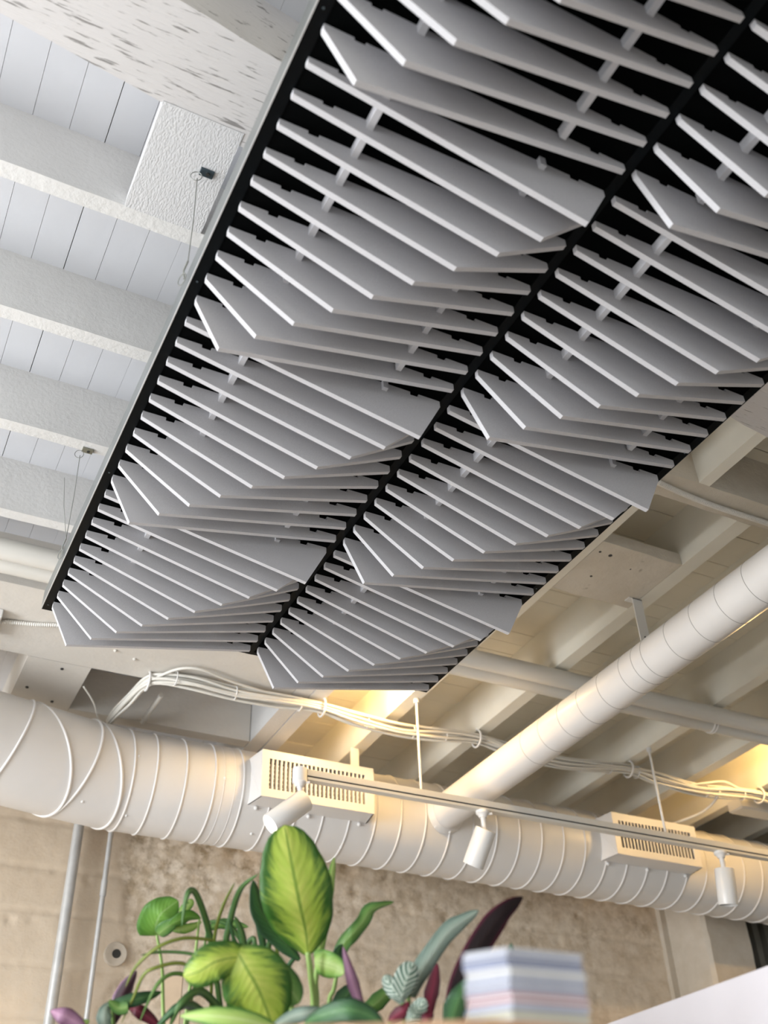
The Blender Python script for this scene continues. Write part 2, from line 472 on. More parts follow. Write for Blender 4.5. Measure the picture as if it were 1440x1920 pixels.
# ------------------------------------------------------------------ hung acoustic panel
panel = empty('acoustic_ceiling_panel', V(0.57, 0.87, 1.0), 'long hung ceiling panel of grey felt fins in a black metal frame', 'acoustic panel')
YE = 1.6355; YS = YE - 4 * 0.377 - 0.02
def rail(x0, x1, y0, y1, z0, z1, mat, name, par=None, **k):
    return obj(name, MB().hbox(x0, x1, y0, y1, z0, z1), mat, par or panel, **k)
for xa, xb, xo in ((0.1887, 0.2035, 0.1880), (0.9395, 0.9525, 0.9525)):
    r_ = rail(xa, xb, YS, YE, 0.9995, 1.003, M['black'], 'edge_rail')
    tag(r_, 'black lower flange of the frame')
    side = rail(xo, xo + 0.0010, YS, YE, 1.0, 1.036, M['alu'], 'rail_web', r_); tag(side, 'grey metal side of the frame')
    lip = rail(xo - 0.0004, xo + 0.0009, YS, YE, 0.9985, 1.0015, M['steel'], 'rail_lip', r_) if xa < 0.5 else None
    for ys in (YE - 0.018, 1.225, 0.83, 0.46):
        mb = MB(); xc = (xa + xb) / 2; mb.tube([V(xc, ys, 0.9995), V(xc, ys, 0.9988)], 0.0022, 10); obj('rivet', mb, M['bracket'], r_)
rail(0.5655, 0.5785, YS, YE, 0.9992, 1.003, M['black'], 'centre_rail')
rail(0.2035, 0.9395, YE - 0.010, YE, 0.9995, 1.006, M['black'], 'end_rail')
rail(0.2035, 0.9395, YS, YS + 0.010, 0.9995, 1.006, M['black'], 'end_rail')
FT = 0.0068
fin_mesh = {}
def fin_mb(c, kf):
    x0 = 0.2025 + 0.377 * c; xr = x0 + 0.3615; ap = x0 + 0.034 + 0.03262 * kf
    za, zb = 0.9995, 0.9225
    e = 0.0004
    pts = [(x0 + e, za), (x0, za - 0.003), (x0, 0.9888), (ap, zb), (xr, 0.9888), (xr, za - 0.003), (xr - e, za),
           (xr - 0.033, za), (xr - 0.033, za - 0.0055), (xr - 0.046, za - 0.0055), (xr - 0.046, za),
           (x0 + 0.046, za), (x0 + 0.046, za - 0.0055), (x0 + 0.033, za - 0.0055), (x0 + 0.033, za)]
    mb = MB(); y1 = 0.0
    mb.prism([V(x, -FT, z) for x, z in pts], [V(x, 0, z) for x, z in pts])
    return mb
for c in range(2):
    for t_ in range(4):
        y1 = 1.611 - 0.377 * t_
        xa = 0.2035 if c == 0 else 0.5785; xb = 0.5655 if c == 0 else 0.9395
        tile = rail(xa, xb, y1 - 0.377 + 0.0105, y1 + 0.0105 if t_ else YE - 0.011, 1.0003, 1.004, M['backing'], 'baffle_tile')
        tag(tile, 'square tile of ten grey felt fins under black backing')
        for kf in range(10):
            yk = y1 - 0.0377 * kf
            org = V(0.383 + 0.377 * c, yk, 0.96)
            if (c, kf) not in fin_mesh:
                mb = fin_mb(c, kf)
                for p in mb.v: p.y += yk * S
                fin_mesh[(c, kf)] = obj('fin', mb, M['felt'], tile, origin=org)
            else:
                share('fin', fin_mesh[(c, kf)], org, tile)
        for xs_ in (0.2850, 0.4740):
            x = xs_ + 0.377 * c
            obj('spacer_strip', MB().hbox(x, x + 0.0075, y1 - 0.352, y1 - 0.010, 0.985, 0.9995), M['felt'], tile)

panel.rotation_euler.z = 0.0032      # the panel hangs a hair out of square
panel.location.x += 0.0023 * S

# suspension wires of the panel
def suspension(yb, bx, lean, bmat, label, double):
    a = V(bx, yb, ZJ)
    s = empty('suspension_wire', a, label, 'cable', 'wires that hang the felt panel')
    mb = MB().hbox(bx - 0.009, bx + 0.0095, yb - 0.006, yb + 0.006, ZJ - 0.0035, ZJ)
    br = obj('anchor_bracket', mb, bmat, s, bevel=0.001)
    mb = MB(); mb.tube([V(bx + 0.002, yb, ZJ - 0.0035), V(bx + 0.002, yb, ZJ - 0.0050)], 0.004, 10); obj('anchor_screw', mb, M['slot'], br)
    tp = V(bx - 0.010, yb + 0.006, ZJ - 0.012)
    mb = MB().torus(V(bx - 0.012, yb + 0.004, ZJ - 0.011), (0.3, 0.9, 0.2), 0.012, 0.0010, 22, 6); obj('wire_loop', mb, M['wire'], s)
    bt = V(0.187, yb + lean, 1.045)
    mb = MB(); mb.tube([tp, (tp + bt) / 2 + Vector((0.002, 0, 0)), bt], 0.0011, 8); obj('wire', mb, M['wire'], s)
    if double:
        mb = MB(); mb.tube([V(0.163, yb + 0.004, 1.155), V(0.172, yb + 0.01, 1.10), bt], 0.0009, 8); obj('wire', mb, M['wire'], s)
    mb = MB(); mb.tube([bt, V(0.184, yb + lean + 0.004, 1.030), V(0.1865, yb + lean + 0.006, 1.018)], 0.0020, 8); obj('wire_sleeve', mb, M['wire'], s)
    mb = MB().torus(V(0.184, yb + lean + 0.006, 1.016), (0.9, 0.3, 0.1), 0.013, 0.0011, 22, 6); obj('wire_loop', mb, M['wire'], s)
suspension(0.833, 0.1945, 0.008, M['bracket'], 'thin steel wire on a blue-grey bracket under the rough short block', False)
suspension(1.455, 0.1915, 0.022, M['bracket2'], 'doubled thin wire on a dull bracket under a joist near the panel end', True)

# ------------------------------------------------------------------ pipes under the joists
for yy, lab in ((1.781, 'white ceiling pipe of the close pair, nearer the lens'), (1.8265, 'white ceiling pipe of the close pair, nearer the concrete wall')):
    p_ = empty('ceiling_pipe', V(0.9, yy, 1.2), lab, 'pipe', 'pair of pipes under the joists')
    mb = MB(); mb.tube([V(-1.95, yy, 1.2025), V(3.6, yy, 1.2025)], 0.0215 * S, 24); obj('pipe_run', mb, M['pipe'], p_, smooth='auto')
    if yy > 1.8:
        for xx in (1.905, 1.915): obj('pipe_clamp', MB().torus(V(xx, yy, 1.2025), (1, 0, 0), 0.0228 * S, 0.003, 28, 6), M['white'], p_, smooth=True)
    else:
        obj('hanger_tab', MB().hbox(1.872, 1.880, yy - 0.003, yy + 0.003, 1.221, 1.229), M['pipe'], p_)

# ------------------------------------------------------------------ air ducts
YC, ZC, RC = 2.42, 1.058, 0.1198
duct = empty('main_air_duct', V(1.5, YC, ZC - RC), 'fat white ribbed round air duct along the concrete wall', 'duct')
pathx = [(-1.2, 1.82), (-0.7, 2.05), (-0.3, 2.195), (0.0, 2.285), (0.12, 2.32), (0.24, 2.352), (0.33, 2.375), (0.43, 2.40), (0.52, 2.417), (0.6, YC), (1.2, YC), (2.0, YC), (2.8, YC), (3.8, YC)]
mb = MB(); mb.tube([V(x, y, ZC) for x, y in pathx], RC * S, 56); obj('duct_body', mb, M['duct'], duct, smooth='auto')
ringx = [0.595 + 0.0722 * i for i in range(30)]
for x in ringx:
    obj('seam_ring', MB().torus(V(x, YC, ZC), (1, 0, 0), (RC + 0.0004) * S, 0.0042, 56, 6), M['duct'], duct, smooth=True)
for x, y, ax, rr in ((0.534, 2.418, (0.98, 0.05, 0.05), 0.0045), (0.477, 2.409, (0.927, 0.193, 0.321), 0.0056), (0.408, 2.394, (0.921, 0.351, -0.166), 0.0056), (0.333, 2.376, (0.854, 0.311, 0.417), 0.0056), (0.248, 2.354, (0.941, 0.227, -0.251), 0.0056)):
    axn = Vector(ax).normalized()
    # elliptical seam: the cut of the slanted plane with the pipe
    cpt = V(x, y, ZC); tdir = Vector((1, 0.22 if x < 0.45 else 0.14 if x < 0.5 else 0.02, 0)).normalized()
    ring_pts = []
    u = Vector((0, 0, 1)); w = tdir.cross(u)
    for k_ in range(57):
        a = 2 * math.pi * k_ / 56
        q = cpt + (u * math.cos(a) + w * math.sin(a)) * (RC + 0.0006) * S
        q += tdir * (-(q - cpt).dot(axn) / tdir.dot(axn))
        ring_pts.append(q)
    mb = MB(); mb.tube(ring_pts, rr, 6, caps=False); obj('seam_ring', mb, M['duct'], duct, smooth=True)
for x in (0.545, 0.762, 0.79): obj('joint_line', MB().torus(V(x, YC, ZC), (1, 0, 0), RC * S, 0.0016, 56, 5), M['duct'], duct, smooth=True)
for x, a in ((0.37, -0.2), (0.44, -1.0), (0.548, 0.1), (0.86, -1.1), (0.762, -0.05), (1.10, -1.1), (0.55, -1.1)):
    mb = MB().ball(V(x, (YC if x > .5 else YC - (0.6 - x) * 0.11) - RC * math.cos(a), ZC + RC * math.sin(a)), 0.006, 8, 6); obj('rivet', mb, M['white'], duct)

XB, ZB, RB = 1.3745, 1.06, 0.0463
br = empty('branch_air_duct', V(XB, 1.5, ZB - RB), 'slimmer smooth round duct running from overhead into the main duct', 'duct')
mb = MB(); mb.tube([V(XB, 0.2, ZB), V(XB, 2.309, ZB)], RB * S, 48); obj('duct_body', mb, M['duct'], br, smooth='auto')
M['seam'] = plain('seam_grey', '#9b9893', 0.5)  # plain grey of the thin joint lines
for y in (0.74, 0.81, 0.885, 0.96, 1.036, 1.111, 1.186, 1.26, 1.336, 1.411, 1.443, 1.485, 1.562, 1.637, 1.712, 1.79, 1.864):
    obj('joint_line', MB().torus(V(XB, y, ZB), (0, 1, 0), (RB - 0.0002) * S, 0.0011, 48, 5), M['seam'], br, smooth=True)
mb = MB()
ring1 = []; ring2 = []
for k_ in range(40):
    a = 2 * math.pi * k_ / 40
    dx, dz = math.cos(a), math.sin(a)
    z2 = ZB + dz * 0.056; x2 = XB + dx * 0.056
    y2 = YC - math.sqrt(max(0, (RC + 0.001) ** 2 - (z2 - ZC) ** 2))
    ring1.append(V(XB + dx * (RB + 0.0006), y2 - 0.018, ZB + dz * (RB + 0.0006))); ring2.append(V(x2, y2, z2))
n = len(mb.v); mb.v += ring1 + ring2; mb.f += [(i, (i + 1) % 40, 40 + (i + 1) % 40, 40 + i) for i in range(40)]
obj('collar', mb, M['duct'], br, smooth=True)
for a in (-1.35, -0.9, -2.2):
    mb = MB().ball(V(XB + 0.052 * math.cos(a), YC - RC - 0.002 + 0.006, ZB + 0.052 * math.sin(a)), 0.0065, 8, 6); obj('rivet', mb, M['white'], br)

hg = empty('duct_hanger', V(1.385, 1.45, ZJ), 'flat white metal strap holding the branch duct from the pitted slab', 'hanger')
obj('strap', MB().hbox(1.371, 1.397, 1.4465, 1.449, 1.10, ZJ), M['white'], hg, bevel=0.0008)
obj('strap_foot', MB().hbox(1.362, 1.397, 1.4465, 1.462, ZJ - 0.0025, ZJ - 0.0003), M['white'], hg)
mb = MB(); mb.tube([V(1.384, 1.4465, 1.128), V(1.384, 1.4455, 1.128)], 0.004, 8); obj('strap_hole', mb, M['slot'], hg)
hg2 = empty('duct_hanger', V(1.12, 2.36, ZJ), 'short white strap from a joist to the duct behind the left vent', 'hanger')
obj('strap', MB().hbox(1.128, 1.152, 2.36, 2.363, 1.15, ZJ), M['white'], hg2)

# vents on the main duct
def vent(x0, x1, gx0, gx1, grid, label):
    y0 = 2.25; z0, z1 = 1.001, 1.1205
    s = empty('air_vent', V((x0 + x1) / 2, y0, z0), label, 'vent', 'vents on the main duct')
    gz0, gz1 = 1.0215, 1.0990
    # casing: five faces with a rectangular opening, back hugging the duct
    mb = MB(); tk = 0.004
    mb.hbox(x0, gx0, y0, y0 + tk, z0, z1); mb.hbox(gx1, x1, y0, y0 + tk, z0, z1)
    mb.hbox(gx0, gx1, y0, y0 + tk, z0, gz0); mb.hbox(gx0, gx1, y0, y0 + tk, gz1, z1)
    obj('face_frame', mb, M['duct'], s)
    def yd(z): return YC - math.sqrt(RC ** 2 - (z - ZC) ** 2) + 0.002
    mb = MB(); f = 0.010
    for xa, xb, e in ((x0, x0 + 0.003, -f), (x1 - 0.003, x1, f)):
        pl = [(y0 + tk, z0), (yd(z0), z0), (yd(z0 + .04), z0 + .04), (yd(z1 - .04), z1 - .04), (yd(z1), z1), (y0 + tk, z1)]
        mb.prism([V(xa + (e if yy > y0 + tk + .001 else 0), yy, z_) for yy, z_ in pl], [V(xb + (e if yy > y0 + tk + .001 else 0), yy, z_) for yy, z_ in pl])
    for za, zb in ((z0, z0 + 0.003), (z1 - 0.003, z1)):
        mb.prism([V(x0, y0 + tk, za), V(x1, y0 + tk, za), V(x1 + f, yd(za), za), V(x0 - f, yd(za), za)], [V(x0, y0 + tk, zb), V(x1, y0 + tk, zb), V(x1 + f, yd(zb), zb), V(x0 - f, yd(zb), zb)])
    obj('casing', mb, M['duct'], s)
    obj('throat_shade', MB().hbox(gx0 - 0.004, gx1 + 0.004, y0 + 0.030, y0 + 0.032, gz0 - 0.004, gz1 + 0.004), M['grille_shade'], s)  # dark sheet standing in for the unlit inside of the duct
    nl = 23 if grid else 22; w = (gx1 - gx0) / nl
    lv = None
    for i in range(nl + 1):
        xc = gx0 + w * i
        if grid:
            if lv is None: lv = obj('louver', MB().hbox(xc - w * .19, xc + w * .19, y0 + 0.001, y0 + 0.012, gz0, gz1), M['duct'], s)
            else: share('louver', lv, V(xc, y0 + 0.0065, (gz0 + gz1) / 2), s)
        else:
            if lv is None:
                mb = MB(); mb.prism([V(xc - w * .12, y0 + 0.001, gz0), V(xc + w * .25, y0 + 0.001, gz0), V(xc + w * .75, y0 + 0.016, gz0), V(xc + w * .42, y0 + 0.016, gz0)],
                                    [V(xc - w * .12, y0 + 0.001, gz1), V(xc + w * .25, y0 + 0.001, gz1), V(xc + w * .75, y0 + 0.016, gz1), V(xc + w * .42, y0 + 0.016, gz1)])
                lv = obj('louver', mb, M['duct'], s); o0 = WO[lv.name].copy()
            elif i < nl: share('louver', lv, o0 + Vector((w * i * S, 0, 0)), s)
    if grid:
        for i in range(1, 7):
            z = gz0 + (gz1 - gz0) * i / 7
            obj('cross_blade', MB().hbox(gx0, gx1, y0 + 0.0125, y0 + 0.024, z - 0.0022, z + 0.0022), M['duct'], s)
    for i in range(3):
        xx = x0 + 0.012 + (x1 - x0 - 0.024) * i / 2
        mb = MB().ball(V(xx, yd(z0 - .006) - 0.006, z0 - 0.006), 0.008, 8, 6); obj('bolt', mb, M['white'], s)
vent(0.8375, 1.139, 0.855, 1.1165, True, 'square-gridded white air vent above the lit spotlight')
vent(1.887, 2.187, 1.905, 2.165, False, 'slatted white air vent with slanting blades at right')

# ------------------------------------------------------------------ lighting track and spotlights
YT = 2.045
trk = empty('lighting_track', V(1.5, YT, 0.985), 'thin white lighting track hung on two rods before the main duct', 'track')
obj('track_bar', MB().hbox(0.866, 3.4, YT - 0.009, YT + 0.009, 0.9705, 0.985), M['pipe'], trk, bevel=0.001)
obj('track_slot', MB().hbox(0.868, 3.4, YT - 0.007, YT + 0.007, 0.9665, 0.9705), M['slot'], trk)
obj('track_lip', MB().hbox(0.866, 3.4, YT - 0.009, YT + 0.009, 0.9605, 0.9665), M['pipe'], trk)
for xr in (1.160, 1.884):
    mb = MB(); mb.tube([V(xr, YT, 0.985), V(xr, YT, ZJ)], 0.0052, 10); rd = obj('hanger_rod', mb, M['white'], trk, smooth='auto')
    mb = MB(); mb.tube([V(xr, YT, ZJ - 0.012), V(xr, YT, ZJ)], 0.011, 12); obj('rod_cap', mb, M['white'], rd, smooth='auto')
def spot(x, label, axis, top, length, lit):
    s = empty('spotlight', V(x, YT, 0.985), label, 'spotlight', 'track spotlights')
    mb = MB(); mb.tube([V(x, YT, 0.986 if lit else 0.9603), V(x, YT, 0.954), V(x, YT, 0.951), V(x, YT, 0.944)], [0.0165 * S, 0.0165 * S, 0.012 * S, 0.009 * S], 20); ad = obj('adaptor', mb, M['white'], s, smooth='auto')
    mb = MB(); mb.tube([V(x + 0.012, YT - 0.006, 0.9535), V(x + 0.02, YT - 0.01, 0.9535)], 0.005, 8); obj('locking_lever', mb, M['white'], ad)
    tp = V(*top); ax = Vector(axis).normalized(); bt = tp + ax * length * S
    mb = MB(); mb.tube([V(x, YT, 0.946), tp + ax * 0.012], 0.0062 * S, 12); obj('stem', mb, M['white'], s, smooth='auto')
    mb = MB()
    q = ax * 0.003; mb.tube([tp, tp + q, bt - q, bt, bt - q * 0.2, bt - ax * 0.02], [0.024 * S, 0.0253 * S, 0.0253 * S, 0.0247 * S, 0.0232 * S, 0.0228 * S], 32, True, [ax] * 6)
    obj('lamp_housing', mb, M['white'], s, smooth='auto')
    mb = MB(); mb.tube([bt - ax * 0.0155, bt - ax * 0.0145], 0.0225 * S, 24); obj('lens', mb, M['lamp_face'] if lit else M['slot'], s)
    return bt, ax
bt, ax = spot(0.851, 'lit white spotlight at the left end of the track, tipped sideways', (-0.76, 0.081, -0.645), (0.8645, 2.045, 0.9155), 0.1005, True)
d = bpy.data.lights.new('spot_beam', 'SPOT'); d.energy = 14; d.color = (1, 0.86, 0.62); d.spot_size = 0.8; d.shadow_soft_size = 0.03
o = bpy.data.objects.new('spot_beam', d); o.location = bt + ax * 0.01; o.rotation_euler = ax.to_track_quat('-Z', 'Y').to_euler(); COL.objects.link(o)
spot(1.325, 'white spotlight tilted left, in front of the branch duct mouth', (-0.172, 0.524, -0.834), (1.330, 2.045, 0.9165), 0.088, False)
spot(2.060, 'white spotlight pointing nearly straight down at the right', (0.009, 0.164, -0.986), (2.061, 2.045, 0.9155), 0.091, False)

# two warm lamps in the joist bays (mostly hidden)
def warm(x, y, z, power, label):
    s = empty('ceiling_lamp', V(x, y, 1.345), label, 'lamp', 'warm lamps between the joists')
    mb = MB(); mb.tube([V(x, y, 1.345), V(x, y, 1.318)], 0.035, 20); obj('lamp_base', mb, M['white'], s)
    mb = MB().ball(V(x, y, z), 0.035, 16, 10); obj('bulb', mb, M['bulb'], s, smooth=True)
    d = bpy.data.lights.new('warm_light', 'POINT'); d.energy = power; d.color = (1, 0.64, 0.25); d.shadow_soft_size = 0.05
    o = bpy.data.objects.new('warm_light', d); o.location = V(x, y, z - 0.03); COL.objects.link(o)
warm(1.035, 1.98, 1.29, 30, 'warm bulb in the joist bay behind the end of the felt panel')
warm(2.275, 1.80, 1.29, 34, 'warm bulb in the joist bay at the far right')

# ------------------------------------------------------------------ cable bundle on hooks
bun = empty('cable_bundle', V(1.4, 2.14, 1.2), 'tied bundle of white cables slung under the joists on hooks', 'cables')
keys = [(0.49, 2.425, 1.2005), (0.492, 2.37, 1.2005), (0.505, 2.28, 1.203), (0.518, 2.20, 1.208), (0.545, 2.17, 1.209), (0.62, 2.15, 1.203), (0.72, 2.15, 1.198), (0.83, 2.145, 1.200), (0.94, 2.145, 1.205),
        (1.04, 2.145, 1.192), (1.16, 2.145, 1.186), (1.28, 2.145, 1.194), (1.39, 2.145, 1.205), (1.50, 2.145, 1.190), (1.64, 2.145, 1.183), (1.77, 2.145, 1.193), (1.885, 2.145, 1.205),
        (1.98, 2.145, 1.194), (2.12, 2.145, 1.184), (2.25, 2.145, 1.193), (2.368, 2.145, 1.205), (2.5, 2.145, 1.192), (2.7, 2.145, 1.186), (2.9, 2.145, 1.2)]
def catmull(pts, n):
    out = []
    pts = [Vector(p) for p in pts]
    for i in range(len(pts) - 1):
        p0, p1, p2, p3 = pts[max(i - 1, 0)], pts[i], pts[i + 1], pts[min(i + 2, len(pts) - 1)]
        for j in range(n):
            u = j / n
            out.append(0.5 * ((2 * p1) + (p2 - p0) * u + (2 * p0 - 5 * p1 + 4 * p2 - p3) * u * u + (3 * p1 - p0 - 3 * p2 + p3) * u ** 3))
    out.append(pts[-1]); return out
for q in range(12):
    a = 2 * math.pi * q / 9 if q < 9 else 2.1 * q; rr = 0.0125 if q < 9 else 0.0045
    path = []
    for i, kp in enumerate(keys):
        loose = 1.0 if kp[2] > 1.203 else 1.35
        if i < 3: loose = 1.15
        aa = a + 0.35 * noise.noise((i * 0.7, q * 3.1, 0.5)) * 3
        jit = 0.0035 * noise.noise((i * 1.3, q * 5.0, 2.0))
        path.append(V(kp[0] + (0.4 * rr * math.cos(aa) * loose if i < 4 else 0), kp[1] + rr * math.cos(aa) * loose + jit, kp[2] + rr * math.sin(aa) * loose * 0.9 + jit))
    mb = MB(); mb.tube(catmull(path, 4), 0.0058, 6); obj('cable', mb, M['cable'], bun, smooth=True)
# one slack cable bowing out over the wide beam
sl = [(0.53, 2.185, 1.212), (0.57, 2.12, 1.215), (0.62, 2.10, 1.215), (0.70, 2.12, 1.212), (0.80, 2.135, 1.21), (0.90, 2.14, 1.208)]
mb = MB(); mb.tube(catmull([V(*p) for p in sl], 5), 0.0056, 6); obj('slack_cable', mb, M['cable'], bun, smooth=True)
sl = [(2.10, 2.14, 1.192), (2.16, 2.13, 1.204), (2.22, 2.125, 1.215), (2.28, 2.13, 1.206), (2.36, 2.14, 1.208)]
mb = MB(); mb.tube(catmull([V(*p) for p in sl], 5), 0.0056, 6); obj('slack_cable', mb, M['cable'], bun, smooth=True)
for x, z in ((0.575, 1.206), (0.722, 1.198), (0.89, 1.203), (1.07, 1.189), (1.20, 1.188), (1.295, 1.196), (1.72, 1.188), (1.82, 1.198), (1.915, 1.202), (2.16, 1.186), (2.30, 1.198)):
    obj('cable_tie', MB().torus(V(x, 2.147, z), (1, 0, 0), 0.0165 * S, 0.0028, 20, 6), M['white'], bun, smooth=True)
for i, (x, z, lab) in enumerate(((0.520, 1.208, 'white cable hook on the wide beam above the left end of the bundle'), (0.948, 1.205, 'white cable hook under the doubled trimmer behind the panel end'),
                (1.392, 1.205, 'white cable hook on the joist left of the branch duct'), (1.886, 1.205, 'white cable hook below the upper end of the right track rod'), (2.368, 1.205, 'white cable hook at the small box on the far right'))):
    yh = 2.19 if i == 0 else 2.145
    s = empty('cable_hook', V(x, yh, ZJ), lab, 'hook', 'hooks that carry the cable bundle')
    arc = [V(x, yh + 0.0225 * math.cos(a), z + 0.0225 * math.sin(a)) for a in np.linspace(math.pi * 0.55, math.pi * 2.25, 16)]
    mb = MB(); mb.tube(arc, 0.0045, 8); obj('hook_arc', mb, M['white'], s, smooth=True)
    mb = MB(); mb.tube([arc[0], V(x, yh - 0.005, ZJ + 0.008)], 0.0045, 8); obj('hook_shank', mb, M['white'], s)
# small box on the far right joist and its drooping cable
jb = empty('junction_box', V(2.40, 2.25, ZJ), 'small white box fixed under the joist at far right', 'box')
obj('box_body', MB().hbox(2.352, 2.50, 2.205, 2.262, 1.192, 1.2245), M['pipe'], jb, bevel=0.003)
obj('box_lid', MB().hbox(2.356, 2.496, 2.209, 2.258, 1.189, 1.192), M['pipe'], jb)
dc = catmull([V(2.20, 2.13, 1.185), V(2.205, 2.17, 1.168), V(2.19, 2.21, 1.150), V(2.15, 2.25, 1.135), V(2.12, 2.28, 1.128), V(2.09, 2.305, 1.124)], 6)
mb = MB(); mb.tube(dc, 0.0062, 8); tag(obj('drooping_cable', mb, M['cable'], None, smooth=True), 'single white cable drooping from the bundle to the right vent', 'cable')

# corrugated hoses
def hose(pts, r, label):
    path = catmull([V(*p) for p in pts], 30)
    L = [0]
    for i in range(1, len(path)): L.append(L[-1] + (path[i] - path[i - 1]).length)
    N = int(L[-1] / 0.0036); pp = []; rr = []
    j = 0
    for i in range(N + 1):
        s_ = L[-1] * i / N
        while j < len(L) - 2 and L[j + 1] < s_: j += 1
        u = (s_ - L[j]) / max(1e-6, L[j + 1] - L[j]); pp.append(path[j].lerp(path[j + 1], u)); rr.append(r * (1.0 if i % 2 else 0.76))
    mb = MB(); mb.tube(pp, rr, 10); tag(obj('corrugated_hose', mb, M['pipe'], None), label, 'hose')
hose([(1.165, 1.100, 1.2185), (1.24, 1.108, 1.2180), (1.32, 1.112, 1.2180), (1.42, 1.112, 1.2185), (1.8, 1.112, 1.2185), (2.4, 1.112, 1.2185)], 0.0095, 'ribbed white hose along the cross beam right of the panel')
hose([(-0.4, 2.10, 1.2195), (0.1, 2.085, 1.2195), (0.18, 2.073, 1.2195), (0.23, 2.062, 1.2195), (0.28, 2.045, 1.2195), (0.36, 2.03, 1.2195)], 0.0085, 'ribbed white hose on the broad beam at left')
bx = empty('beam_box', V(0.1, 2.08, ZJ), 'small white box at the left picture edge under the broad beam', 'box')
obj('box_body', MB().hbox(0.05, 0.160, 2.036, 2.13, 1.205, 1.2248), M['white'], bx, bevel=0.004)
obj('box_lid', MB().hbox(0.054, 0.157, 2.040, 2.126, 1.202, 1.205), M['white'], bx)
mb = MB(); mb.tube([V(0.575, 2.262, 1.218), V(0.575, 2.42, 1.218)], 0.010, 12)
tag(obj('short_conduit', mb, M['pipe'], None, smooth='auto'), 'short white conduit behind the left bend of the cable bundle', 'pipe')
mb = MB(); mb.tube(catmull([V(0.395, 2.30, 1.222), V(0.43, 2.33, 1.20), V(0.455, 2.37, 1.18), V(0.485, 2.40, 1.178)], 6), 0.0035, 6)
tag(obj('loose_wire', mb, M['cable'], None, smooth=True), 'single thin wire hanging left of the cable bundle', 'cable')

# conduits down the wall
for x, r, lab in ((0.512, 0.0135, 'thicker galvanised conduit standing before the wall at left'), (0.597, 0.0066, 'thinner galvanised conduit standing before the wall at left')):
    c_ = empty('wall_conduit', V(x, 2.715, -CZ / S), lab, 'pipe')
    mb = MB(); mb.tube([V(x, 2.715, -CZ / S), V(x, 2.715, 1.2)], r * S, 20); obj('conduit_run', mb, M['steel'], c_, smooth='auto')
    z_ = 0.80 if r > .01 else 0.88
    if r < .01:
        mb = MB(); mb.tube([V(x, 2.715, 0.875), V(x, 2.715, 0.915)], (r + 0.0016) * S, 20); obj('coupling', mb, M['steel'], c_, smooth='auto')
    for zc_ in (0.35, 1.12): obj('conduit_strap', MB().hbox(x - r - .012, x + r + .012, 2.715 + r * .6, 2.752, zc_, zc_ + .014), M['steel'], c_)
# ribbed dark sheet right of the pilaster
rs = empty('ribbed_sheet', V(2.9, 2.66, -CZ / S), 'dark ribbed metal sheet right of the concrete pilaster', 'sheet')
mb = MB(); pts = []
x = 2.637; up = 0
while x < 3.6:
    pts += [(x, 2.70 - 0.02 * up), (x + 0.022, 2.70 - 0.02 * up)]; x += 0.026; up = 1 - up
mb.prism([V(a, b_, -CZ / S) for a, b_ in pts] + [V(a, b_ + 0.006, -CZ / S) for a, b_ in reversed(pts)], [V(a, b_, 1.1) for a, b_ in pts] + [V(a, b_ + 0.006, 1.1) for a, b_ in reversed(pts)])
obj('sheet_metal', mb, M['ribbed'], rs)
obj('top_rail', MB().hbox(2.637, 3.6, 2.672, 2.72, 1.10, 1.12), M['ribbed'], rs)


# ------------------------------------------------------------------ things in the foreground
def ray(px, py): return P(px, py, 1.0) - Vector((0, 0, CZ))
def onz(px, py, z): r_ = ray(px, py); return r_ * ((z - CZ) / r_.z) + Vector((0, 0, CZ))

# white partition unit, bottom right
xw = 1.318
wc = empty('white_cabinet', (1.6, 1.6, 0), 'smooth white cabinet at the bottom right corner', 'cabinet')
obj('cabinet_body', MB().box((xw, 0.3, 0.06), (1.95, 2.9, 1.571)), M['white_cab'], wc, bevel=0.002)
obj('plinth', MB().box((xw + 0.04, 0.33, 0), (1.93, 2.87, 0.06)), M['roomwall'], wc)

# wooden side table carrying the card stack
ZL = 1.341
C0 = onz(955, 1909, ZL); dl = (onz(590, 1922, ZL) - C0).normalized(); dr = (onz(1112, 1923, ZL) - C0).normalized()
tb = empty('side_table', (C0.x + 0.1, C0.y + 0.2, 0), 'wooden side table, only its pale top corner showing', 'table')
far = C0 + dl * 0.42 + dr * 0.30
def rounded(c, a, b, r):
    out = []
    p0 = c + a * r; p1 = c + b * r
    for i in range(7):
        u = i / 6; out.append(p0 * (1 - u) ** 2 + c * 2 * u * (1 - u) + p1 * u * u)
    return out
quad = [C0 + dl * 0.42] + rounded(C0, dl, dr, 0.05) + [C0 + dr * 0.30, far]
up = Vector((0, 0, 1))
obj('table_top', MB().prism([p - up * 0.035 for p in quad], quad), M['wood'], tb)
for q in (C0 + dl * 0.05 + dr * 0.05, C0 + dl * 0.37 + dr * 0.04, C0 + dl * 0.05 + dr * 0.26, far - dl * 0.05 - dr * 0.04):
    a = 0.018
    obj('leg', MB().box((q.x - a, q.y - a, 0), (q.x + a, q.y + a, ZL - 0.035)), M['wood'], tb)

